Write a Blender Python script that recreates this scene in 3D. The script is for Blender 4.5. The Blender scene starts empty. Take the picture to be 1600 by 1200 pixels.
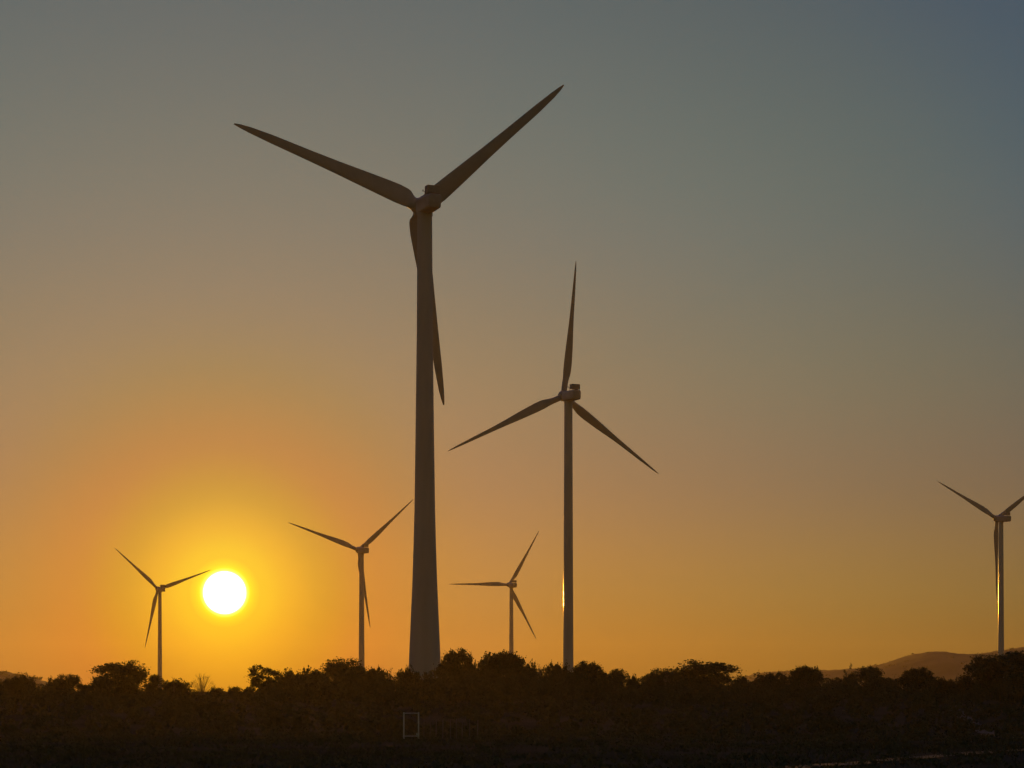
import bpy, math, random
import numpy as np
from mathutils import Vector, Matrix

R = math.radians
scene = bpy.context.scene
COL = scene.collection

# ------------------------------------------------------------------ camera numbers
F = 3465.0            # focal length in photo pixels (1600 wide)
HOR = 1120.0          # photo row of the eye-level horizon
EYE = 1.7
SUN_AZ = math.atan((351 - 800) / F)            # negative = left of straight ahead
SUN_EL = math.atan((HOR - 926) / F * math.cos(SUN_AZ))
SUN_DIR = Vector((math.sin(SUN_AZ) * math.cos(SUN_EL), math.cos(SUN_AZ) * math.cos(SUN_EL), math.sin(SUN_EL)))

def wx(px, d): return (px - 800.0) / F * d
def wz(py, d): return EYE + (HOR - py) / F * d

# ------------------------------------------------------------------ terrain height
def sstep(a, b, v):
    t = max(0.0, min(1.0, (v - a) / (b - a)))
    return t * t * (3 - 2 * t)

def terrain(x, y):
    r = math.hypot(x, y)
    z = 4.7 * sstep(190, 380, y) + 2.6 * sstep(400, 500, y) - 1.4 * sstep(800, 1500, y)
    z *= sstep(1.6, 0.8, abs(x) / (y + 1e-6)) if y > 1 else 0
    z += 7.2 * math.exp(-(((x - 275) / 170) ** 2 + ((y - 1250) / 260) ** 2))
    z += 2.2 * math.exp(-(((x - 18) / 90) ** 2 + ((y - 737) / 110) ** 2))
    z += 0.25 * math.sin(x * 0.021 + 1.3) * math.sin(y * 0.017) * sstep(30, 150, r)
    z += 0.10 * math.sin(x * 0.11 + y * 0.05) * math.sin(y * 0.083 + 0.7) * sstep(20, 60, r)
    return z

# ------------------------------------------------------------------ tagging and linking
def tag(o, label=None, cat=None, group=None, kind=None):
    if label: o['label'] = label
    if cat: o['category'] = cat
    if group: o['group'] = group
    if kind: o['kind'] = kind
    return o

def link(name, mesh, mat=None, parent=None):
    o = bpy.data.objects.new(name, mesh)
    COL.objects.link(o)
    if mat is not None and len(mesh.materials) == 0: mesh.materials.append(mat)
    if parent is not None: o.parent = parent
    return o

def empty(name, loc, rz=0.0):
    o = bpy.data.objects.new(name, None)
    COL.objects.link(o)
    o.empty_display_size = 1.0
    o.location = loc
    o.rotation_euler = (0, 0, rz)
    return o

def copy_tree(o, parent=None):
    c = o.copy(); COL.objects.link(c)
    c.parent = parent
    for ch in list(o.children): copy_tree(ch, c)
    return c

class MB:
    def __init__(s): s.v = []; s.f = []
    def loft(s, rings, cap=True, closed=True):
        b = len(s.v); n = len(rings[0])
        for r in rings: s.v.extend([tuple(p) for p in r])
        for i in range(len(rings) - 1):
            for k in range(n if closed else n - 1):
                k2 = (k + 1) % n
                s.f.append((b + i * n + k, b + i * n + k2, b + (i + 1) * n + k2, b + (i + 1) * n + k))
        if cap:
            s.f.append(tuple(b + k for k in range(n))[::-1])
            s.f.append(tuple(b + (len(rings) - 1) * n + k for k in range(n)))
        return s
    def box(s, lo, hi):
        b = len(s.v); x0, y0, z0 = lo; x1, y1, z1 = hi
        s.v += [(x0,y0,z0),(x1,y0,z0),(x1,y1,z0),(x0,y1,z0),(x0,y0,z1),(x1,y0,z1),(x1,y1,z1),(x0,y1,z1)]
        s.f += [tuple(b+i for i in q) for q in ((0,3,2,1),(4,5,6,7),(0,1,5,4),(1,2,6,5),(2,3,7,6),(3,0,4,7))]
        return s
    def tube(s, pts, rad, n=8, cap=True):
        pts = [Vector(p) for p in pts]; rings = []
        for i, p in enumerate(pts):
            d = (pts[min(i + 1, len(pts) - 1)] - pts[max(i - 1, 0)]).normalized()
            a = d.cross(Vector((0, 1, 0)) if abs(d.y) < 0.9 else Vector((1, 0, 0))).normalized()
            b2 = d.cross(a)
            r = rad[i] if hasattr(rad, '__len__') else rad
            rings.append([p + (a * math.cos(t) + b2 * math.sin(t)) * r for t in (2 * math.pi * k / n for k in range(n))])
        return s.loft(rings, cap)
    def mesh(s, name, smooth=True, bevel=0.0):
        m = bpy.data.meshes.new(name); m.from_pydata(s.v, [], s.f); m.validate()
        import bmesh
        bm = bmesh.new(); bm.from_mesh(m)
        bmesh.ops.recalc_face_normals(bm, faces=bm.faces)
        if bevel > 0:
            bmesh.ops.bevel(bm, geom=[e for e in bm.edges if e.calc_face_angle(0) > 0.6], offset=bevel, segments=3, affect='EDGES', profile=0.6)
        bm.to_mesh(m); bm.free()
        if smooth:
            m.polygons.foreach_set('use_smooth', [True] * len(m.polygons))
            m.set_sharp_from_angle(angle=R(40))
        return m

# ------------------------------------------------------------------ materials
def mat_base(name):
    m = bpy.data.materials.new(name); m.use_nodes = True
    nt = m.node_tree; b = nt.nodes['Principled BSDF']
    return m, nt, b

def mat_noise(name, c0, c1, scale, rough=0.8, metal=0.0, spec=0.5, coords='Object', bump=0.0, stretch=None, detail=6):
    m, nt, b = mat_base(name)
    tc = nt.nodes.new('ShaderNodeTexCoord')
    src = tc.outputs[coords]
    if stretch:
        mp = nt.nodes.new('ShaderNodeMapping'); mp.inputs['Scale'].default_value = stretch
        nt.links.new(src, mp.inputs['Vector']); src = mp.outputs['Vector']
    n = nt.nodes.new('ShaderNodeTexNoise'); n.inputs['Scale'].default_value = scale; n.inputs['Detail'].default_value = detail
    nt.links.new(src, n.inputs['Vector'])
    r = nt.nodes.new('ShaderNodeValToRGB')
    r.color_ramp.elements[0].position = 0.3; r.color_ramp.elements[1].position = 0.7
    r.color_ramp.elements[0].color = (*c0, 1); r.color_ramp.elements[1].color = (*c1, 1)
    nt.links.new(n.outputs['Fac'], r.inputs['Fac']); nt.links.new(r.outputs['Color'], b.inputs['Base Color'])
    b.inputs['Roughness'].default_value = rough; b.inputs['Metallic'].default_value = metal
    b.inputs['Specular IOR Level'].default_value = spec
    if bump > 0:
        bp = nt.nodes.new('ShaderNodeBump'); bp.inputs['Strength'].default_value = bump
        nt.links.new(n.outputs['Fac'], bp.inputs['Height']); nt.links.new(bp.outputs['Normal'], b.inputs['Normal'])
    return m

M_tower = mat_noise('painted_tower_steel', (0.48, 0.47, 0.455), (0.60, 0.59, 0.57), 0.5, rough=0.11, spec=0.06, stretch=(1, 1, 0.12))
M_concrete = mat_noise('matt_tower_concrete', (0.44, 0.43, 0.415), (0.54, 0.53, 0.515), 0.35, rough=0.75, spec=0.25, stretch=(1, 1, 0.15))
M_blade = mat_noise('painted_blade', (0.38, 0.375, 0.365), (0.45, 0.445, 0.435), 0.4, rough=0.55)
M_nacelle = mat_noise('painted_nacelle', (0.30, 0.295, 0.29), (0.38, 0.375, 0.365), 0.8, rough=0.4)
M_dark = mat_noise('cooler_metal', (0.22, 0.22, 0.22), (0.30, 0.30, 0.295), 2.0, rough=0.5)
M_galv = mat_noise('galvanised_steel', (0.68, 0.67, 0.65), (0.8, 0.79, 0.77), 6.0, rough=0.35, metal=0.2)
M_mesh = mat_noise('dark_painted_panel', (0.05, 0.055, 0.05), (0.08, 0.085, 0.08), 5.0, rough=0.6)
M_wood = mat_noise('weathered_post_wood', (0.10, 0.08, 0.06), (0.18, 0.15, 0.12), 4.0, rough=0.85, stretch=(4, 4, 0.6))
M_leafA = mat_noise('broadleaf_foliage', (0.06, 0.075, 0.035), (0.115, 0.13, 0.06), 0.9, rough=0.75, spec=0.05)
M_leafB = mat_noise('evergreen_foliage', (0.05, 0.062, 0.03), (0.09, 0.105, 0.05), 1.1, rough=0.75, spec=0.05)
M_leafC = mat_noise('scrub_foliage', (0.075, 0.08, 0.04), (0.125, 0.125, 0.065), 0.35, rough=0.8, spec=0.0)
M_bark = mat_noise('bark', (0.06, 0.045, 0.032), (0.13, 0.10, 0.075), 3.0, rough=0.9, stretch=(3, 3, 0.5), bump=0.4)
M_twig = mat_noise('dry_twig', (0.14, 0.11, 0.07), (0.24, 0.19, 0.12), 3.0, rough=0.9)
M_grass = mat_noise('field_grass', (0.06, 0.06, 0.03), (0.11, 0.10, 0.055), 0.12, rough=0.9, spec=0.0)
M_ground = mat_noise('field_ground', (0.06, 0.058, 0.034), (0.11, 0.095, 0.06), 0.06, rough=0.95, spec=0.0, bump=0.3, detail=10)
M_path = mat_noise('pale_dirt_path', (0.10, 0.09, 0.068), (0.15, 0.132, 0.10), 0.5, rough=0.95, spec=0.1)
M_hill = mat_noise('dry_hillside', (0.05, 0.052, 0.026), (0.13, 0.115, 0.06), 0.012, rough=0.95, spec=0.1, detail=8)
M_farm = mat_noise('farmland_hillside', (0.05, 0.055, 0.022), (0.24, 0.19, 0.10), 0.045, rough=0.95, spec=0.1, stretch=(1, 1, 4), detail=4)

# ------------------------------------------------------------------ ground: one polar sheet
def build_ground():
    radii = [0.0] + list(np.geomspace(4, 1000, 170)) + list(np.geomspace(1030, 5400, 40))
    angs = list(np.arange(-24, 24.01, 0.5)) + list(np.arange(28, 332.01, 4.0))
    n = len(angs); v = [(0, 0, terrain(0, 0.0))]; f = []
    for r in radii[1:]:
        for a in angs:
            x = r * math.sin(R(a)); y = r * math.cos(R(a)); v.append((x, y, terrain(x, y)))
    for k in range(n): f.append((0, 1 + (k + 1) % n, 1 + k))
    for i in range(len(radii) - 2):
        for k in range(n):
            k2 = (k + 1) % n; b = 1 + i * n
            f.append((b + k, b + k2, b + n + k2, b + n + k))
    m = bpy.data.meshes.new('ground'); m.from_pydata(v, [], f); m.validate()
    import bmesh
    bm = bmesh.new(); bm.from_mesh(m); bmesh.ops.recalc_face_normals(bm, faces=bm.faces)
    if sum(fc.normal.z for fc in bm.faces) < 0: bmesh.ops.reverse_faces(bm, faces=bm.faces)
    bm.to_mesh(m); bm.free()
    m.polygons.foreach_set('use_smooth', [True] * len(m.polygons))
    tag(link('ground', m, M_ground), kind='structure')
build_ground()

def ribbon(name, pts, width):
    rings = []; P = []
    for i in range(len(pts) - 1):
        a, b = Vector(pts[i]), Vector(pts[i + 1]); n = max(2, int((b - a).length / 2))
        P += [a.lerp(b, k / n) for k in range(n)]
    P.append(Vector(pts[-1])); v = []; f = []
    for i, p in enumerate(P):
        d = (P[min(i + 1, len(P) - 1)] - P[max(i - 1, 0)]).normalized(); s = Vector((-d.y, d.x))
        w = width * (0.5 + 0.10 * math.sin(i * 1.7) + 0.06 * math.sin(i * 0.61))
        for t in (-1, -0.33, 0.33, 1):
            q = p + s * (w * t); v.append((q.x, q.y, terrain(q.x, q.y) + 0.03))
    for i in range(len(P) - 1):
        for k in range(3): f.append((4*i+k, 4*i+k+1, 4*i+4+k+1, 4*i+4+k))
    m = bpy.data.meshes.new(name); m.from_pydata(v, [], f)
    tag(link(name, m, M_path), kind='structure')
ribbon('path', [(31, 118), (35.2, 142), (41, 182), (47, 220), (54, 265), (62, 315)], 2.0)
ribbon('path', [(8, 70), (14, 83), (22, 97), (31, 118)], 1.4)

# ------------------------------------------------------------------ far hills (solid ridges with front and back slopes)
def hill(name, prof, d, depth, mat, seed):
    rng = random.Random(seed); v = []; f = []
    xs = np.linspace(prof[0][0], prof[-1][0], 220); nv = 26
    tops = np.interp(xs, [p[0] for p in prof], [p[1] for p in prof])
    ker = np.ones(5) / 5; tops = np.convolve(np.pad(tops, 2, mode='edge'), ker, mode='valid')
    for i, px in enumerate(xs):
        H = wz(tops[i], d)
        for k in range(nv):
            u = -1 + 2 * k / (nv - 1)
            yy = d + u * depth; x = wx(px, d) * (1 + 0.12 * u)
            bump = (math.cos(u * math.pi) * 0.5 + 0.5) ** 0.8
            nz = math.sin(x * 0.013 + seed) * math.sin(yy * 0.011 + i * 0.01) * 0.03 * bump * (1 - bump) * 4
            zz = H * bump * (1 + nz) + (0.35 * math.sin(i * 2.1) + 0.4 * math.sin(i * 0.83 + k) + rng.uniform(-.35, .35)) * bump * (d / 3500)
            v.append((x, yy, min(zz, H + 1.0 * d / 3500) - 6 * (1 - bump)))
    for i in range(len(xs) - 1):
        for k in range(nv - 1): f.append((i*nv+k, (i+1)*nv+k, (i+1)*nv+k+1, i*nv+k+1))
    m = bpy.data.meshes.new(name); m.from_pydata(v, [], f)
    m.polygons.foreach_set('use_smooth', [True] * len(m.polygons))
    tag(link(name, m, mat), kind='structure')

hill('hill', [(1080, 1118), (1120, 1080), (1150, 1061), (1175, 1054), (1200, 1049.5), (1260, 1048.5), (1300, 1047), (1340, 1045), (1370, 1040),
              (1400, 1030), (1430, 1021), (1455, 1018), (1475, 1020), (1500, 1023.5), (1530, 1022), (1560, 1016.5), (1600, 1011), (1680, 1003),
              (1800, 1006), (1950, 1030), (2150, 1070), (2400, 1110)], 3400, 900, M_hill, 3)
hill('hill', [(-700, 1112), (-500, 1080), (-300, 1052), (-100, 1043), (0, 1049), (30, 1053), (60, 1061), (80, 1069), (110, 1082), (150, 1100), (220, 1116)],
     1900, 420, M_farm, 8)

# ------------------------------------------------------------------ wind turbines
def circle(r, z, n=48): return [(r * math.cos(2*math.pi*k/n), r * math.sin(2*math.pi*k/n), z) for k in range(n)]

def tower_mesh(H, prof):
    # prof: list of (fraction of height, diameter); seams of the bolted sections stand a little proud
    zs = np.linspace(-2.5, H, 60); fr = [p[0] for p in prof]; di = [p[1] for p in prof]
    rings = [circle(np.interp(z / H, fr, di) / 2, z) for z in zs]
    mb = MB().loft(rings)
    for t in (0.28, 0.62):
        z = H * t; r = np.interp(t, fr, di) / 2
        mb.loft([circle(r - .02, z - .16), circle(r + .035, z - .12), circle(r + .035, z + .12), circle(r - .02, z + .16)], cap=False)
    mb.loft([circle(di[-1]/2 - .05, H - .5), circle(di[-1]/2 + .12, H - .4), circle(di[-1]/2 + .12, H + .25), circle(di[-1]/2 - .1, H + .3)], cap=True)
    return mb.mesh('tower')

def blade_mesh(L, root, prof, thick0, le, twist0, bend, b0=0.05, b1=0.17):
    # span along +Z from the hub centre, chord along X with the trailing edge at +X, thickness along Y
    rings = []; n = 28
    fr = [p[0] for p in prof]; ch = [p[1] for p in prof]
    for t in np.concatenate([np.linspace(0.025, 0.3, 34), np.linspace(0.32, 0.9, 26), np.linspace(0.915, 1.0, 12)]):
        c = np.interp(t, fr, ch)
        blend = sstep(b0, b1, t)                 # round root turning into an aerofoil
        tw = R(twist0) * (1 - t) ** 2.2 * blend
        th = (root * (1 - blend) + c * (thick0 * (1 - t) + 0.13 * t) * blend)
        ring = []
        for k in range(n):
            a = 2 * math.pi * k / n
            cx = 0.5 - 0.5 * math.cos(a)             # 0 leading .. 1 trailing
            sgn = 1 if a <= math.pi else -1
            yt = 2.6 * (0.2969*math.sqrt(cx) - 0.1260*cx - 0.3516*cx*cx + 0.2843*cx**3 - 0.1036*cx**4) * 1.92
            ax, ay = (cx - le) * c, sgn * yt * th * (1.2 if sgn > 0 else 0.8)
            rx, ry = -math.cos(a) * root / 2, math.sin(a) * root / 2
            x = rx * (1 - blend) + ax * blend; y = ry * (1 - blend) + ay * blend
            X = x * math.cos(tw) - y * math.sin(tw); Y = x * math.sin(tw) + y * math.cos(tw)
            ring.append((X, Y + bend * t * t, t * L))
        rings.append(ring)
    return MB().loft(rings).mesh('blade')

def superellipse(w, h, y, zc, e=5, n=40):
    r = []
    for k in range(n):
        a = 2 * math.pi * k / n; c, s = math.cos(a), math.sin(a)
        r.append((w/2 * math.copysign(abs(c) ** (2/e), c), y, zc + h/2 * math.copysign(abs(s) ** (2/e), s)))
    return r

def nacelle_mesh():
    # axis along Y: rotor at +Y (upwind, away from the camera), rear at -Y
    st = [(-7.4, 1.9, 2.2, -.25), (-7.25, 2.7, 2.9, -.22), (-6.8, 3.1, 3.25, -.2), (-3, 3.3, 3.4, -.2), (0, 3.3, 3.4, -.2), (1.4, 3.2, 3.3, -.12), (2.1, 2.8, 2.9, 0), (2.6, 2.4, 2.5, 0)]
    return MB().loft([superellipse(w, h, y, z) for y, w, h, z in st]).mesh('nacelle')

def hub_mesh():
    st = [(2.4, 1.25), (2.7, 1.65), (3.3, 1.85), (4.4, 1.85), (5.0, 1.7), (5.6, 1.3), (6.0, .8), (6.2, .3)]
    n = 36
    mb = MB().loft([[(r*math.cos(2*math.pi*k/n), y, r*math.sin(2*math.pi*k/n)) for k in range(n)] for y, r in st])
    return mb.mesh('hub')

HUBY = 4.0
def cooler_mesh():
    mb = MB()
    mb.box((-1.45, -6.3, 1.72), (1.45, -4.2, 3.35))
    for x in (-1.4, 1.28):
        for y in (-6.2, -4.42): mb.box((x, y, 1.35), (x + .12, y + .12, 1.74))
    return mb.mesh('cooler', smooth=False, bevel=0.06)

def mast_mesh():
    mb = MB().tube([(-0.9, -2.6, 1.3), (-0.9, -2.6, 2.7)], 0.05)
    mb.tube([(-1.3, -2.6, 2.5), (-0.5, -2.6, 2.5)], 0.04)
    for x in (-1.3, -0.5): mb.tube([(x, -2.6, 2.5), (x, -2.6, 2.9)], [0.1, 0.14])
    return mb.mesh('weather_mast')

STD_BLADE = blade_mesh(45, 1.95, [(0, 1.95), (.06, 1.95), (.10, 2.2), (.18, 3.0), (.24, 3.05), (.36, 2.65), (.5, 1.9), (.6, 1.5), (.8, 1.02), (.93, .62), (.98, .35), (1, .12)], 0.26, 0.36, 12, 1.2)
BIG_BLADE = blade_mesh(45, 2.9, [(0, 2.8), (.03, 2.9), (.055, 3.7), (.08, 4.1), (.13, 4.25), (.2, 4.0), (.31, 3.5), (.45, 2.85), (.6, 2.35), (.81, 1.85), (.92, 1.3), (.97, .8), (1, .3)], 0.22, 0.34, 9, 1.4, 0.025, 0.065)
NAC, HUB, COOL, MAST = nacelle_mesh(), hub_mesh(), cooler_mesh(), mast_mesh()
STD_TOWER = [(0, 3.7), (.3, 3.3), (.65, 2.85), (1, 2.45)]
T2_TOWER = [(0, 3.55), (.3, 3.3), (.65, 3.0), (1, 2.75)]
BIG_TOWER = [(0, 7.6), (.07, 7.0), (.13, 6.45), (.22, 5.6), (.30, 5.05), (.38, 4.62), (.55, 4.12), (.75, 3.6), (1, 3.3)]

def turbine(tower_px, hub_py, Rpx, yaw, phase, tilt, over, H, label, tprof, blade, tmat):
    d = 45.0 * F / Rpx
    hz = wz(hub_py, d)
    root = empty('wind_turbine', (wx(tower_px, d), d, hz - H), R(yaw))
    tag(root, label, 'wind turbine', 'wind turbines of the wind farm')
    link('tower', tower_mesh(H - 2.0, tprof), tmat, root)
    T = Matrix.Rotation(R(tilt), 3, 'X')
    nac = link('nacelle', NAC, M_nacelle, root); nac.location = (0, 0, H); nac.rotation_euler = (R(min(tilt, 4) * 0.6), 0, 0)
    link('cooler', COOL, M_dark, nac)
    link('weather_mast', MAST, M_dark, nac)
    h = link('hub', HUB, M_nacelle, root); h.location = Vector((0, 0, H)) + T @ Vector((0, over - HUBY, 0)); h.rotation_euler = T.to_euler()
    for k in range(3):
        b = link('blade', blade, M_blade, root)
        b.location = Vector((0, 0, H)) + T @ Vector((0, over, 0))
        b.rotation_euler = (T @ Matrix.Rotation(R(90 - phase - 120 * k), 3, 'Y')).to_euler()
    return root

SPECS = [
    (663.7, 320.8, 314.6, 20.5, 161.6, 9.9, 4.4, 108, 'tallest, nearest wind turbine with thick flared tower and broad blades', BIG_TOWER, BIG_BLADE, M_concrete),
    (888.0, 618.5, 209.9, 22.3, 86.9, 7.6, 4.0, 100, 'second tallest wind turbine, slim tower to the right of the tallest one', T2_TOWER, STD_BLADE, M_tower),
    (565.0, 859.7, 124.3, 27.6, 162.2, 5.4, 4.0, 90, 'distant wind turbine just left of the thick tower, one blade tip behind it', STD_TOWER, STD_BLADE, M_concrete),
    (799.0, 914.1, 98.8, 22.0, 180.8, 5.6, 4.0, 90, 'small distant wind turbine between the two tall turbines, one blade pointing level left', STD_TOWER, STD_BLADE, M_concrete),
    (249.8, 920.7, 94.9, 31.2, 140.2, 6.7, 4.0, 90, 'small distant wind turbine beside the setting sun', STD_TOWER, STD_BLADE, M_concrete),
    (1564.2, 810.4, 125.4, 25.3, 155.1, 5.4, 4.0, 100, 'distant wind turbine at the far right in front of the hills', STD_TOWER, STD_BLADE, M_tower),
]
for sp in SPECS: turbine(*sp)

# ------------------------------------------------------------------ foliage
def leaf_mesh(name, C, size, rng, up=0.0):
    """C: (n,3) centres; every leaf clump is a small pointed five-cornered face."""
    n = len(C)
    nrm = rng.normal(size=(n, 3)); nrm[:, 2] += up; nrm /= np.linalg.norm(nrm, axis=1)[:, None]
    t = rng.normal(size=(n, 3)); a = np.cross(nrm, t); a /= np.linalg.norm(a, axis=1)[:, None]; b = np.cross(nrm, a)
    s = size * rng.uniform(.55, 1.4, n) if np.ndim(size) == 0 else size * rng.uniform(.55, 1.4, n)
    prof = [(-.5, -.12), (-.05, -.36), (.55, 0.0), (0.02, .38), (-.45, .2)]
    V = np.empty((n, 5, 3))
    for k, (u, w) in enumerate(prof):
        ju = u + rng.uniform(-.1, .1, n); jw = w + rng.uniform(-.1, .1, n)
        V[:, k] = C + a * (ju * s)[:, None] + b * (jw * s)[:, None]
    m = bpy.data.meshes.new(name)
    m.vertices.add(n * 5); m.vertices.foreach_set('co', V.reshape(-1))
    m.loops.add(n * 5); m.loops.foreach_set('vertex_index', np.arange(n * 5, dtype=np.int32))
    m.polygons.add(n); m.polygons.foreach_set('loop_start', np.arange(0, n * 5, 5, dtype=np.int32))
    m.update(calc_edges=True); m.validate()
    return m

def crown_points(rng, blobs, clumps, per, spread):
    vol = np.array([b[3] * b[4] * b[5] for b in blobs]) ** 0.7; vol /= vol.sum()
    pts = []; cents = []
    for _ in range(clumps):
        b = blobs[rng.choice(len(blobs), p=vol)]
        d = rng.normal(size=3); d /= np.linalg.norm(d)
        r = rng.uniform(.35, 1) ** .5
        c = np.array(b[:3]) + d * np.array(b[3:6]) * r
        if len(b) > 6 and c[2] < b[6]: c[2] = b[6] + rng.uniform(0, .25)
        cents.append(c); k = int(per * rng.uniform(.5, 1.5)); sp = spread * rng.uniform(.6, 1.35)
        q = rng.normal(size=(k, 3)) * sp; q[:, 2] *= .75
        pts.append(c + q)
    return np.concatenate(pts), cents

def trunk_mesh(rng, h, r, cents, fork):
    mb = MB(); lean = rng.uniform(-.15, .15, 2) * h * .4
    top = np.array([lean[0], lean[1], fork])
    mb.tube([(0, 0, -.6), (0, 0, 0.1), (lean[0]*.4, lean[1]*.4, fork*.5), tuple(top)], [r*1.35, r*1.1, r*.85, r*.7], 8)
    for i in rng.choice(len(cents), min(9, len(cents)), replace=False):
        c = cents[i]; s = top * rng.uniform(.6, 1.0); mid = (s + c) / 2 + np.array([0, 0, -.08*h]) + rng.normal(size=3) * .12
        mb.tube([tuple(s), tuple(mid), tuple(c)], [r*.5, r*.3, r*.06], 5)
    return mb.mesh('trunk')

def make_tree(kind, seed):
    rng = np.random.default_rng(seed); u = rng.uniform
    if kind == 'broad':          # broad many-lobed crown, 7 wide x 6.6 high
        bl = [(0, 0, 4.3, 1.6, 1.5, 1.6)]
        for k in range(6):
            a = k * 1.05 + u(-.4, .4); rr = u(1.3, 2.2)
            bl.append((rr*math.cos(a), rr*math.sin(a), u(2.6, 4.7), u(.9, 1.4), u(.9, 1.4), u(.8, 1.25)))
        bl.append((u(-1, 1), 0, 5.4, 1.0, 1.0, .85)); bl.append((u(-1.6, 1.6), 0, 5.0, .8, .8, .8))
        bl += [(u(-.8, 0), 0, 2.0, 1.5, 1.2, .9), (u(.2, 1), .2, 1.6, 1.4, 1.2, .9)]
        n, per, sp, leaf, mat, fk, tr = 150, 62, .33, .22, M_leafA, 2.0, .24
    elif kind == 'dome':         # umbrella dome with a flat underside, 6.4 wide x 5 high
        bl = [(0, 0, 2.6, 2.5, 2.3, 1.9, 2.35), (1.5, .3, 2.5, 1.4, 1.4, 1.3, 2.2), (-1.5, -.2, 2.5, 1.5, 1.4, 1.4, 2.3), (u(-.5, .5), 0, 3.3, 1.7, 1.5, .9, 2.6)]
        n, per, sp, leaf, mat, fk, tr = 130, 70, .27, .21, M_leafB, 1.7, .22
    elif kind == 'spiky':        # loose upright shoots, 4.6 wide x 5 high
        bl = []
        for k in range(9):
            x, y = u(-1.7, 1.7), u(-1.3, 1.3); zt = u(2.8, 4.9) - abs(x) * .45
            bl += [(x, y, zt * .8, .38, .38, zt * .22), (x * .8, y * .8, zt * .5, .65, .65, .7)]
        n, per, sp, leaf, mat, fk, tr = 100, 42, .22, .19, M_leafA, 1.3, .15
    else:                        # rounded bush, 3.4 wide x 2.6 high
        bl = [(0, 0, 1.1, 1.2, 1.1, 1.0)]
        for k in range(5):
            a = k * 1.3 + u(-.4, .4); bl.append((u(.6, 1.1)*math.cos(a), u(.5, 1)*math.sin(a), u(.6, 1.8), u(.4, .75), u(.4, .7), u(.4, .7)))
        n, per, sp, leaf, mat, fk, tr = 70, 52, .23, .18, M_leafC, .5, .1
    pts, cents = crown_points(rng, bl, n, per, sp)
    pts = pts[pts[:, 2] > .05]
    cm = leaf_mesh('crown', pts, leaf, rng)
    w = np.percentile(pts[:, 0], 99.3) - np.percentile(pts[:, 0], .7); h = np.percentile(pts[:, 2], 99.7)
    cx = (np.percentile(pts[:, 0], 99.3) + np.percentile(pts[:, 0], .7)) / 2
    tm = trunk_mesh(rng, h, tr, cents, fk)
    return dict(crown=cm, trunk=tm, w=w, h=h, cx=cx, mat=mat)

KINDS = {'broad': [make_tree('broad', s) for s in (11, 12, 13)], 'dome': [make_tree('dome', s) for s in (21, 22)],
         'spiky': [make_tree('spiky', s) for s in (31, 32)], 'bush': [make_tree('bush', s) for s in (41, 42, 43)]}
PROTO = {}
def plant(kind, var, px0, px1, top, d, label, flip=1):
    k = KINDS[kind][var]; px = (px0 + px1) / 2
    x = wx(px, d); zg = terrain(x, d)
    sx = (px1 - px0) / F * d / k['w']; sz = (wz(top, d) - zg) / k['h']
    loc = (x - k['cx'] * sx * flip, d, zg)
    name = 'bush' if kind == 'bush' else 'tree'
    key = (kind, var)
    if key not in PROTO:
        o = empty(name, loc); PROTO[key] = o
        link('trunk', k['trunk'], M_bark, o); link('crown', k['crown'], k['mat'], o)
    else:
        o = copy_tree(PROTO[key]); o.location = loc
    o.scale = (sx * flip, sx, sz)
    tag(o, label, name, 'bushes along the skyline' if kind == 'bush' else 'trees along the skyline')

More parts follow.
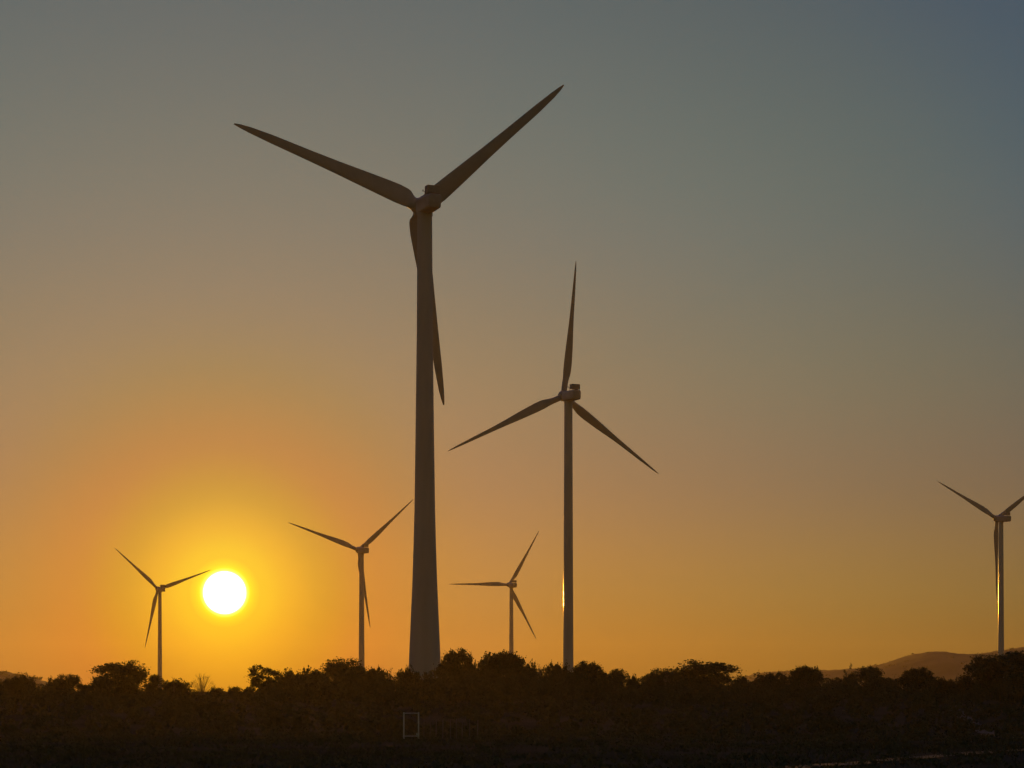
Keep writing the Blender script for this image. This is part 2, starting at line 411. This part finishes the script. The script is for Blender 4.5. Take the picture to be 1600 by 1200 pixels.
TREES = [
    ('bush', 0, -6, 26, 1059, 390, 'dark bush at the far left edge in front of the farmland hill', 1),
    ('bush', 1, 22, 52, 1054, 384, 'low bush crossing the slope of the left farmland hill', 1),
    ('bush', 2, 72, 94, 1060, 380, 'small bush where the left hill meets the hedge', 1),
    ('broad', 1, 88, 130, 1054, 376, 'small loose tree between the left hill and the big broad tree', 1),
    ('bush', 0, 122, 146, 1069, 372, 'low bush in the gap before the big broad tree', -1),
    ('bush', 2, 140, 174, 1059, 366, 'rounded bush at the left foot of the big broad tree', 1),
    ('broad', 0, 152, 230, 1034.5, 372, 'biggest broad tree left of the turbine beside the sun', 1),
    ('broad', 2, 226, 254, 1054, 378, 'small tree touching the left side of the tower beside the sun', 1),
    ('bush', 1, 256, 296, 1062, 372, 'bush just right of the tower beside the sun', 1),
    ('bush', 2, 326, 350, 1074.5, 372, 'lowest bush directly below the sun', 1),
    ('bush', 0, 356, 374, 1072.5, 378, 'small pointed bush right of the dip below the sun', 1),
    ('spiky', 0, 390, 442, 1040, 372, 'loose tree with upright shoots right of the sun', 1),
    ('bush', 1, 436, 474, 1047.5, 386, 'rounded bush right of the tree with upright shoots', -1),
    ('bush', 2, 466, 508, 1046, 382, 'flat topped bush left of the dense dome by the thin tower', 1),
    ('broad', 1, 498, 568, 1030, 390, 'dense domed tree at the foot of the turbine left of the thick tower', -1),
    ('bush', 0, 560, 600, 1043, 376, 'bush right of the thin tower, left of the thick tower', 1),
    ('bush', 1, 622, 652, 1043, 372, 'bush at the left foot of the thick flared tower', 1),
    ('dome', 0, 684, 744, 1016, 392, 'dark dome crowned tree at the right foot of the thick tower', 1),
    ('spiky', 1, 732, 744, 1022, 394, 'thin pointed sapling between two dark domed trees', 1),
    ('dome', 1, 748, 822, 1020, 388, 'widest dark domed tree, in front of the small turbine with a level blade', 1),
    ('bush', 2, 816, 842, 1037, 380, 'low bush right of the widest domed tree', -1),
    ('bush', 0, 854, 890, 1036, 384, 'bush at the left foot of the second tallest turbine', -1),
    ('dome', 0, 890, 948, 1035, 376, 'domed tree with a light gap at the right foot of the second tallest turbine', -1),
    ('broad', 2, 942, 982, 1045.5, 380, 'small round tree right of the domed tree with a light gap', 1),
    ('bush', 1, 980, 998, 1055.5, 374, 'tiny rounded bush in the low gap right of the second tallest turbine', 1),
    ('spiky', 0, 1000, 1026, 1050, 378, 'ragged shrub at the left end of the right-hand thicket', -1),
    ('broad', 1, 1014, 1066, 1045, 382, 'low spreading tree joined to the left of the large tree', 1),
    ('broad', 0, 1054, 1146, 1033.5, 378, 'large many-lobed tree between the second tallest turbine and the hills', -1),
    ('bush', 2, 1146, 1170, 1056.5, 380, 'low bush where the right hill begins', 1),
    ('bush', 0, 1176, 1228, 1051, 384, 'long low bush in front of the low end of the right hill', 1),
    ('dome', 1, 1234, 1284, 1042, 376, 'rounded tree standing up against the low end of the right hill', -1),
    ('spiky', 1, 1318, 1336, 1039.5, 380, 'slim upright shrub poking above the low hill ridge', -1),
    ('broad', 2, 1334, 1392, 1042, 382, 'broad tree below the rising slope of the right hill', -1),
    ('dome', 0, 1404, 1462, 1044.5, 370, 'flat domed tree below the rounded hilltop', 1),
    ('bush', 1, 1450, 1490, 1060, 366, 'low bush left of the notch below the right hill', -1),
    ('bush', 2, 1490, 1524, 1056, 360, 'bush right of the notch below the right hill', 1),
    ('broad', 1, 1512, 1588, 1024, 352, 'big dark tree in front of the tower at the far right', 1),
    ('broad', 0, 1560, 1660, 1016, 346, 'big dark tree cut by the right edge of the picture', 1),
]
for k, var, a, b, top, d, lab, fl in TREES: plant(k, var, a, b, top, d, lab, fl)

# bare twiggy shrub, tall grass and weeds on the skyline
def twiggy(name, px, top, d, wpx, n, seed, label, cat, mat, heads=False, spread=1.0):
    rng = random.Random(seed); x = wx(px, d); zg = terrain(x, d); H = wz(top, d) - zg; W = wpx / F * d / 2
    root = empty(name, (x, d, zg)); mb = MB()
    for i in range(n):
        a = rng.uniform(0, 2 * math.pi); e = rng.random() ** .6
        tip = Vector((math.cos(a) * W * e, math.sin(a) * W * e * .7, H * (1 - .45 * e * e) * rng.uniform(.72, 1)))
        b0 = Vector((tip.x * .08, tip.y * .08, -.1)); mid = Vector((tip.x * .35, tip.y * .35, tip.z * .55))
        r0 = 0.035 * rng.uniform(.6, 1.2)
        mb.tube([b0, mid, tip], [r0, r0 * .7, r0 * .25], 4)
        for _ in range(3):
            t = rng.uniform(.45, .9); p = mid.lerp(tip, t)
            q = p + Vector((rng.uniform(-1, 1), rng.uniform(-1, 1), rng.uniform(.3, 1.2))) * (H * .11 * spread)
            mb.tube([p, q], [r0 * .5, r0 * .2], 3)
            if heads: mb.tube([p.lerp(q, .5), p.lerp(q, .8), q], [r0 * .4, r0 * 2.2, r0 * .5], 5)
    link('stems', mb.mesh('stems', smooth=False), mat, root)
    tag(root, label, cat)

twiggy('bare_shrub', 316, 1047, 374, 46, 46, 5, 'bare twiggy shrub left below the setting sun', 'shrub', M_twig)
twiggy('bare_shrub', 271, 1053, 370, 14, 12, 6, 'few thin bare shoots right of the tower beside the sun', 'shrub', M_twig)
twiggy('tall_grass', 843, 1034, 378, 16, 40, 7, 'upright tuft of tall grass left of the second tallest turbine', 'grass tuft', M_twig, True, .5)
twiggy('tall_weed', 611, 1031, 378, 12, 7, 9, 'spindly tall weed between thin tower and thick tower', 'weed', M_twig, True, .7)
twiggy('tall_weed', 577, 1036, 382, 8, 5, 10, 'thin weed stalk just right of the thin tower', 'weed', M_twig, True, .7)
twiggy('tall_weed', 630, 1040, 376, 14, 9, 12, 'leaning weed stalks beside the left edge of the thick tower', 'weed', M_twig, True, .7)
twiggy('tall_grass', 1043, 1043, 380, 14, 22, 14, 'wispy tuft above the low spreading tree left of the large tree', 'grass tuft', M_twig, True, .6)

# continuous scrub below the skyline trees
PROF = [(-500, 1075), (0, 1079), (28, 1076), (42, 1064), (75, 1066), (90, 1067), (125, 1077), (142, 1079), (160, 1077), (225, 1074), (250, 1068), (290, 1070), (310, 1079),
        (330, 1084), (360, 1083), (375, 1075), (395, 1068), (430, 1058), (450, 1053), (500, 1051), (545, 1042), (575, 1047), (640, 1051), (690, 1043), (740, 1043), (820, 1042),
        (880, 1042), (960, 1052), (985, 1060), (1000, 1058), (1060, 1053), (1140, 1060), (1180, 1063), (1240, 1060), (1300, 1057), (1340, 1054), (1400, 1057), (1450, 1062),
        (1478, 1073), (1500, 1067), (1530, 1052), (1600, 1044), (2100, 1050)]
def build_scrub():
    rng = np.random.default_rng(77); xp = [p[0] for p in PROF]; yp = [p[1] for p in PROF]
    P = []; S = []
    for d0 in (66, 72, 78, 85, 92, 100, 108, 117, 126, 136, 147, 158, 170, 182, 194, 205, 222, 240, 258, 276, 290, 304, 318, 336, 352, 368, 384, 398):
        step = 1.35 if d0 > 200 else 1.0 if d0 > 120 else .8; xs = np.arange(wx(-420, d0), wx(2020, d0), step)
        for x0 in xs:
            d = d0 + rng.uniform(-8, 8) * min(1, d0 / 250); x = x0 + rng.uniform(-.6, .6); px = 800 + x / d * F
            zg = terrain(x, d)
            if d0 < 310:                                   # lower thicket spreading down the slope
                if rng.uniform() < .22: continue
                h = rng.uniform(.5, 1.7) * (1 + .35 * math.sin(x * .13 + d * .05))
                if d0 < 200: h = rng.uniform(.10, .42) * (1 + .6 * math.sin(x * .21 + d * .09) * math.sin(d * .17 - x * .08)) * (1.7 if d0 > 156 else 1)
            else:
                top = np.interp(px, xp, yp) + 1 + abs(rng.normal()) * 3 + (368 - min(d0, 368)) * .40
                h = max(wz(top, d) - zg, .8)
            n = int(np.clip(75 * h, 70, 420)); w = rng.uniform(.7, 1.15)
            if d0 < 200: n = int(60 * rng.uniform(.4, 1)); w = rng.uniform(.5, 1.0)
            u = rng.uniform(0, 1, n) ** .75
            rad = w * np.sqrt(np.clip(1 - (u * .98) ** 3, .03, 1)) * rng.uniform(.2, 1, n) ** .5
            a = rng.uniform(0, 2 * np.pi, n)
            lob = 1 + .25 * np.sin(a * 3 + x)
            q = np.stack([x + rad * lob * np.cos(a), d + rad * lob * np.sin(a), zg + h * u], 1)
            P.append(q); S.append(np.where(u > .72, .19, .36) * (1 if d0 > 200 else .30 + .28 * d0 / 200))
    P = np.concatenate(P); S = np.concatenate(S)
    o = link('scrub', leaf_mesh('scrub', P, S, rng), M_leafC)
    tag(o, 'dense dark belt of scrub and undergrowth below the skyline trees', 'scrub', kind='stuff')
build_scrub()

def build_grass():
    rng = np.random.default_rng(5); n = 60000
    d = 55 * (330 / 55) ** (rng.uniform(0, 1, n) ** .75); x = rng.uniform(-.30, .30, n) * d
    # patchy: keep more where a slow wave is high
    keep = (np.sin(x * .21 + d * .05) + np.sin(d * .13 + 1.7) + rng.normal(size=n) * .8) > -.9
    d, x = d[keep], x[keep]; n = len(d)
    zg = np.array([terrain(a, b) for a, b in zip(x, d)])
    a = rng.uniform(0, 2*np.pi, n); h = rng.uniform(.06, .26, n) ** 1.0 * (1 + .6 * np.sin(x * .3) * np.sin(d * .11)) + (rng.uniform(0, 1, n) > .985) * rng.uniform(.1, .4, n); w = rng.uniform(.008, .03, n)
    lean = rng.normal(size=(n, 2)) * .16
    V = np.empty((n, 3, 3))
    V[:, 0] = np.stack([x - w*np.cos(a), d - w*np.sin(a), zg - .03], 1); V[:, 1] = np.stack([x + w*np.cos(a), d + w*np.sin(a), zg - .03], 1)
    V[:, 2] = np.stack([x + lean[:, 0], d + lean[:, 1], zg + h], 1)
    m = bpy.data.meshes.new('grass'); m.vertices.add(n*3); m.vertices.foreach_set('co', V.reshape(-1))
    m.loops.add(n*3); m.loops.foreach_set('vertex_index', np.arange(n*3, dtype=np.int32))
    m.polygons.add(n); m.polygons.foreach_set('loop_start', np.arange(0, n*3, 3, dtype=np.int32)); m.update(calc_edges=True)
    tag(link('grass', m, M_grass), 'rough dark field grass in the foreground', 'grass', kind='stuff')
build_grass()

def build_hill_scrub():
    rng = np.random.default_rng(9); P = []
    hills = [o for o in COL.objects if o.name.startswith('hill')]
    for o in hills:
        me = o.data; co = np.empty(len(me.vertices) * 3); me.vertices.foreach_get('co', co); co = co.reshape(-1, 3)
        co = co[co[:, 2] > 8]
        pick = co[rng.integers(0, len(co), 900)]
        # loose groves: a few bushes round each picked spot
        for c in pick:
            k = rng.integers(1, 5); q = c + rng.normal(size=(k, 3)) * (2.5, 2.5, 0.1)
            for b in q: P.append(b + rng.normal(size=(9, 3)) * (1.5, 1.5, .7) + (0, 0, -.1))
    P = np.concatenate(P)
    tag(link('hill_scrub', leaf_mesh('hill_scrub', P, 1.8, rng), M_leafC), 'scattered scrub and groves dotting the far hills', 'scrub', kind='stuff')
build_hill_scrub()

# ------------------------------------------------------------------ metal gate and fence in the field
GD = 152.0
def gate():
    x0, x1 = wx(631, GD), wx(654, GD); zg = terrain((x0 + x1) / 2, GD); H = wz(1113, GD) - zg
    root = empty('metal_gate', ((x0 + x1) / 2, GD, zg)); w = (x1 - x0) / 2
    for s in (-1, 1): link('gate_post', MB().tube([(s * w, 0, -.3), (s * w, 0, H)], .045, 12).mesh('gate_post'), M_galv, root)
    link('top_rail', MB().tube([(-w + .04, 0, H - .06), (w - .04, 0, H - .06)], .022, 10).mesh('top_rail'), M_galv, root)
    link('bottom_rail', MB().tube([(-w + .04, 0, .22), (w - .04, 0, .22)], .025, 10).mesh('bottom_rail'), M_galv, root)
    mb = MB()
    for k in range(11): 
        xx = -w + .1 + k * (2 * w - .2) / 10; mb.tube([(xx, 0, .24), (xx, 0, H - .08)], .008, 5)
    link('infill_bars', mb.mesh('infill_bars'), M_mesh, root)
    link('latch', MB().box((w - .17, -.09, .28), (w - .06, -.03, .42)).mesh('latch', smooth=False, bevel=.01), M_galv, root)
    tag(root, 'narrow metal gate with shiny posts in the dark field below the thick tower', 'gate')
gate()
def fence():
    xs = [wx(p, GD) for p in (662, 672, 681, 692, 704, 713, 722, 734, 746)]
    root = empty('fence', (xs[0], GD, terrain(xs[0], GD)))
    z0 = terrain(xs[0], GD)
    for i, x in enumerate(xs):
        zz = terrain(x, GD) - z0; r = random.Random(i)
        link('post', MB().tube([(x - xs[0], r.uniform(-.05, .05), zz - .3), (x - xs[0] + r.uniform(-.03, .03), 0, zz + 1.35 + r.uniform(-.06, .06))], .035, 8).mesh('post'), M_wood, root)
    for h in (.4, .8, 1.2):
        link('wire', MB().tube([(x - xs[0], .06, terrain(x, GD) - z0 + h - (.02 if i % 2 else 0)) for i, x in enumerate(xs)], .003, 5).mesh('wire'), M_wood, root)
    tag(root, 'wire fence on thin posts running right from the metal gate', 'fence')
fence()

# ------------------------------------------------------------------ haze
def haze():
    m = bpy.data.materials.new('haze_air'); m.use_nodes = True; nt = m.node_tree; nt.nodes.clear()
    out = nt.nodes.new('ShaderNodeOutputMaterial'); pv = nt.nodes.new('ShaderNodeVolumePrincipled')
    pv.inputs['Color'].default_value = (0.93, 0.74, 0.46, 1); pv.inputs['Density'].default_value = HAZE_D
    pv.inputs['Anisotropy'].default_value = HAZE_G
    nt.links.new(pv.outputs['Volume'], out.inputs['Volume'])
    mb = MB().box((-6000, -6000, -8), (6000, 6000, 200)).mesh('haze', smooth=False)
    tag(link('haze', mb, m), 'warm evening haze', 'haze', kind='stuff')
HAZE_D, HAZE_G = 4.6e-5, 0.70
haze()

# ------------------------------------------------------------------ sun lamp
L = bpy.data.lights.new('sun', 'SUN'); L.energy = 1.25; L.angle = R(0.53); L.color = (1.0, 0.42, 0.03)
lo = bpy.data.objects.new('sun', L); COL.objects.link(lo)
lo.rotation_euler = (-SUN_DIR).to_track_quat('-Z', 'Y').to_euler()

# ------------------------------------------------------------------ sky
def pchip(x, y, q):
    h = np.diff(x); d = np.diff(y) / h; m = np.zeros(len(x)); m[0] = d[0]; m[-1] = d[-1]
    for i in range(1, len(x) - 1):
        if d[i-1] * d[i] > 0:
            w1 = 2*h[i] + h[i-1]; w2 = h[i] + 2*h[i-1]; m[i] = (w1 + w2) / (w1 / d[i-1] + w2 / d[i])
    k = np.clip(np.searchsorted(x, q) - 1, 0, len(h) - 1); t = (q - x[k]) / h[k]
    return (2*t**3 - 3*t**2 + 1)*y[k] + (t**3 - 2*t**2 + t)*h[k]*m[k] + (3*t**2 - 2*t**3)*y[k+1] + (t**3 - t**2)*h[k]*m[k+1]

def smooth(stops, n=31):
    x = np.array([p for p, c in stops], float); c = np.array([c for p, c in stops], float)
    if len(x) < 4: return stops
    # stops of the fine ramp share the spacing of the coarse ones
    q = np.interp(np.linspace(0, len(x) - 1, n), np.arange(len(x)), x)
    y = np.stack([pchip(x, c[:, k], q) for k in range(3)], 1)
    return [(float(a), tuple(max(0.0, float(v)) for v in b)) for a, b in zip(q, y)]

def world():
    w = bpy.data.worlds.new('World'); scene.world = w; w.use_nodes = True
    nt = w.node_tree; nt.nodes.clear(); N = nt.nodes.new; K = nt.links.new
    out = N('ShaderNodeOutputWorld'); bg = N('ShaderNodeBackground'); K(bg.outputs[0], out.inputs['Surface'])
    tc = N('ShaderNodeTexCoord')
    nm = N('ShaderNodeVectorMath'); nm.operation = 'NORMALIZE'; K(tc.outputs['Generated'], nm.inputs[0])
    D = nm.outputs[0]
    def math_(op, a, b=None, c=None):
        n = N('ShaderNodeMath'); n.operation = op
        for i, v in enumerate((a, b, c)):
            if v is None: continue
            if isinstance(v, (int, float)): n.inputs[i].default_value = v
            else: K(v, n.inputs[i])
        return n.outputs[0]
    def ramp(fac, lo, hi, stops):
        stops = smooth(stops)
        mr = N('ShaderNodeMapRange'); mr.clamp = True
        mr.inputs['From Min'].default_value = lo; mr.inputs['From Max'].default_value = hi; K(fac, mr.inputs['Value'])
        cr = N('ShaderNodeValToRGB'); e = cr.color_ramp.elements; cr.color_ramp.interpolation = 'LINEAR'
        while len(e) < len(stops): e.new(0.5)
        for i, (p, c) in enumerate(stops):
            e[i].position = (p - lo) / (hi - lo); e[i].color = (*c, 1)
        K(mr.outputs[0], cr.inputs[0]); return cr.outputs[0]
    def mix(kind, a, b, fac=1.0):
        m = N('ShaderNodeMix'); m.data_type = 'RGBA'; m.blend_type = kind; m.inputs[0].default_value = fac
        m.clamp_result = False
        K(a, m.inputs[6]) if not isinstance(a, tuple) else setattr(m.inputs[6], 'default_value', (*a, 1))
        K(b, m.inputs[7]) if not isinstance(b, tuple) else setattr(m.inputs[7], 'default_value', (*b, 1))
        return m.outputs[2]
    sep = N('ShaderNodeSeparateXYZ'); K(D, sep.inputs[0])
    el = math_('MULTIPLY', math_('ARCSINE', sep.outputs[2]), 57.29578)
    dt = N('ShaderNodeVectorMath'); dt.operation = 'DOT_PRODUCT'; K(D, dt.inputs[0]); dt.inputs[1].default_value = SUN_DIR
    th = math_('MULTIPLY', math_('ARCCOSINE', math_('MINIMUM', dt.outputs['Value'], 0.9999999)), 57.29578)
    def lin(r, g, b):
        return tuple((c / 255 / 12.92 if c / 255 <= .04045 else ((c / 255 + .055) / 1.055) ** 2.4) for c in (r, g, b))
    base = ramp(el, -2, 40, [(-2, (0.2127, 0.1186, 0.0042)), (1.2, (0.2469, 0.1696, 0.0104)), (3.5, (0.2631, 0.2268, 0.0259)), (6, (0.1937, 0.1995, 0.0449)), (9, (0.1521, 0.2237, 0.0589)), (13, (0.1064, 0.2214, 0.0746)), (18, (0.0811, 0.1831, 0.0709)), (24, (0.0610, 0.1514, 0.0642)), (40, (0.0452, 0.0648, 0.1022))])
    side = ramp(th, 0, 180, [(0, (1.0325, 0.6752, 0.4612)), (4, (0.9162, 0.5430, 0.7000)), (8, (0.8268, 0.5633, 1.6473)), (14, (0.7076, 0.5665, 1.7262)), (20, (0.6078, 0.4992, 1.5718)), (25, (0.3815, 0.3988, 1.6043)), (40, (0.7000, 0.4200, 1.6000)), (90, (0.4000, 0.3400, 0.5800)), (180, (0.3600, 0.3100, 0.4600))])
    glow = ramp(th, 0, 16, [(0, (0.4186, 0.3058, 0.0001)), (0.9, (0.4186, 0.3344, 0.0001)), (1.6, (0.3394, 0.2091, 0.0001)), (2.6, (0.1262, 0.0751, 0.0001)), (4, (0.0642, 0.0010, 0.0112)), (6, (0.0004, 0.0013, 0.0110)), (9, (0.0002, 0.0003, 0.0002)), (16, (0.0000, 0.0000, 0.0000))])
    disc = ramp(th, 0, 1.0, [(0, (3, 3, 2.8)), (.52, (3, 3, 2.6)), (.56, (1.2, 1.1, .25)), (.66, (.35, .3, 0)), (.9, (0, 0, 0))])
    sky = N('ShaderNodeTexSky'); sky.sky_type = 'NISHITA'; sky.sun_disc = False
    sky.sun_elevation = SUN_EL; sky.sun_rotation = SUN_AZ; sky.air_density = 1.0; sky.dust_density = 4.0; sky.ozone_density = 1.0
    c = mix('MULTIPLY', base, side)
    c = mix('ADD', c, glow); c = mix('ADD', c, disc)
    nis = mix('MULTIPLY', sky.outputs[0], (NISH, NISH, NISH))
    c = mix('ADD', c, nis)
    K(c, bg.inputs['Color']); bg.inputs['Strength'].default_value = 1.0
NISH = 0.006
world()

# ------------------------------------------------------------------ camera and render
cam = bpy.data.cameras.new('camera'); co = bpy.data.objects.new('camera', cam); COL.objects.link(co)
co.location = (0, 0, EYE); co.rotation_euler = (R(90), 0, 0)
cam.sensor_width = 36; cam.lens = F / 1600 * 36; cam.shift_y = (HOR - 600) / 1600
cam.clip_start = 0.1; cam.clip_end = 20000
scene.camera = co
scene.render.engine = 'CYCLES'
vs = scene.view_settings
vs.view_transform = 'Standard'; vs.look = 'None'; vs.exposure = 0; vs.gamma = 1; vs.use_curve_mapping = False
scene.cycles.use_denoising = True
scene.cycles.max_bounces = 6; scene.cycles.diffuse_bounces = 2; scene.cycles.volume_bounces = 0
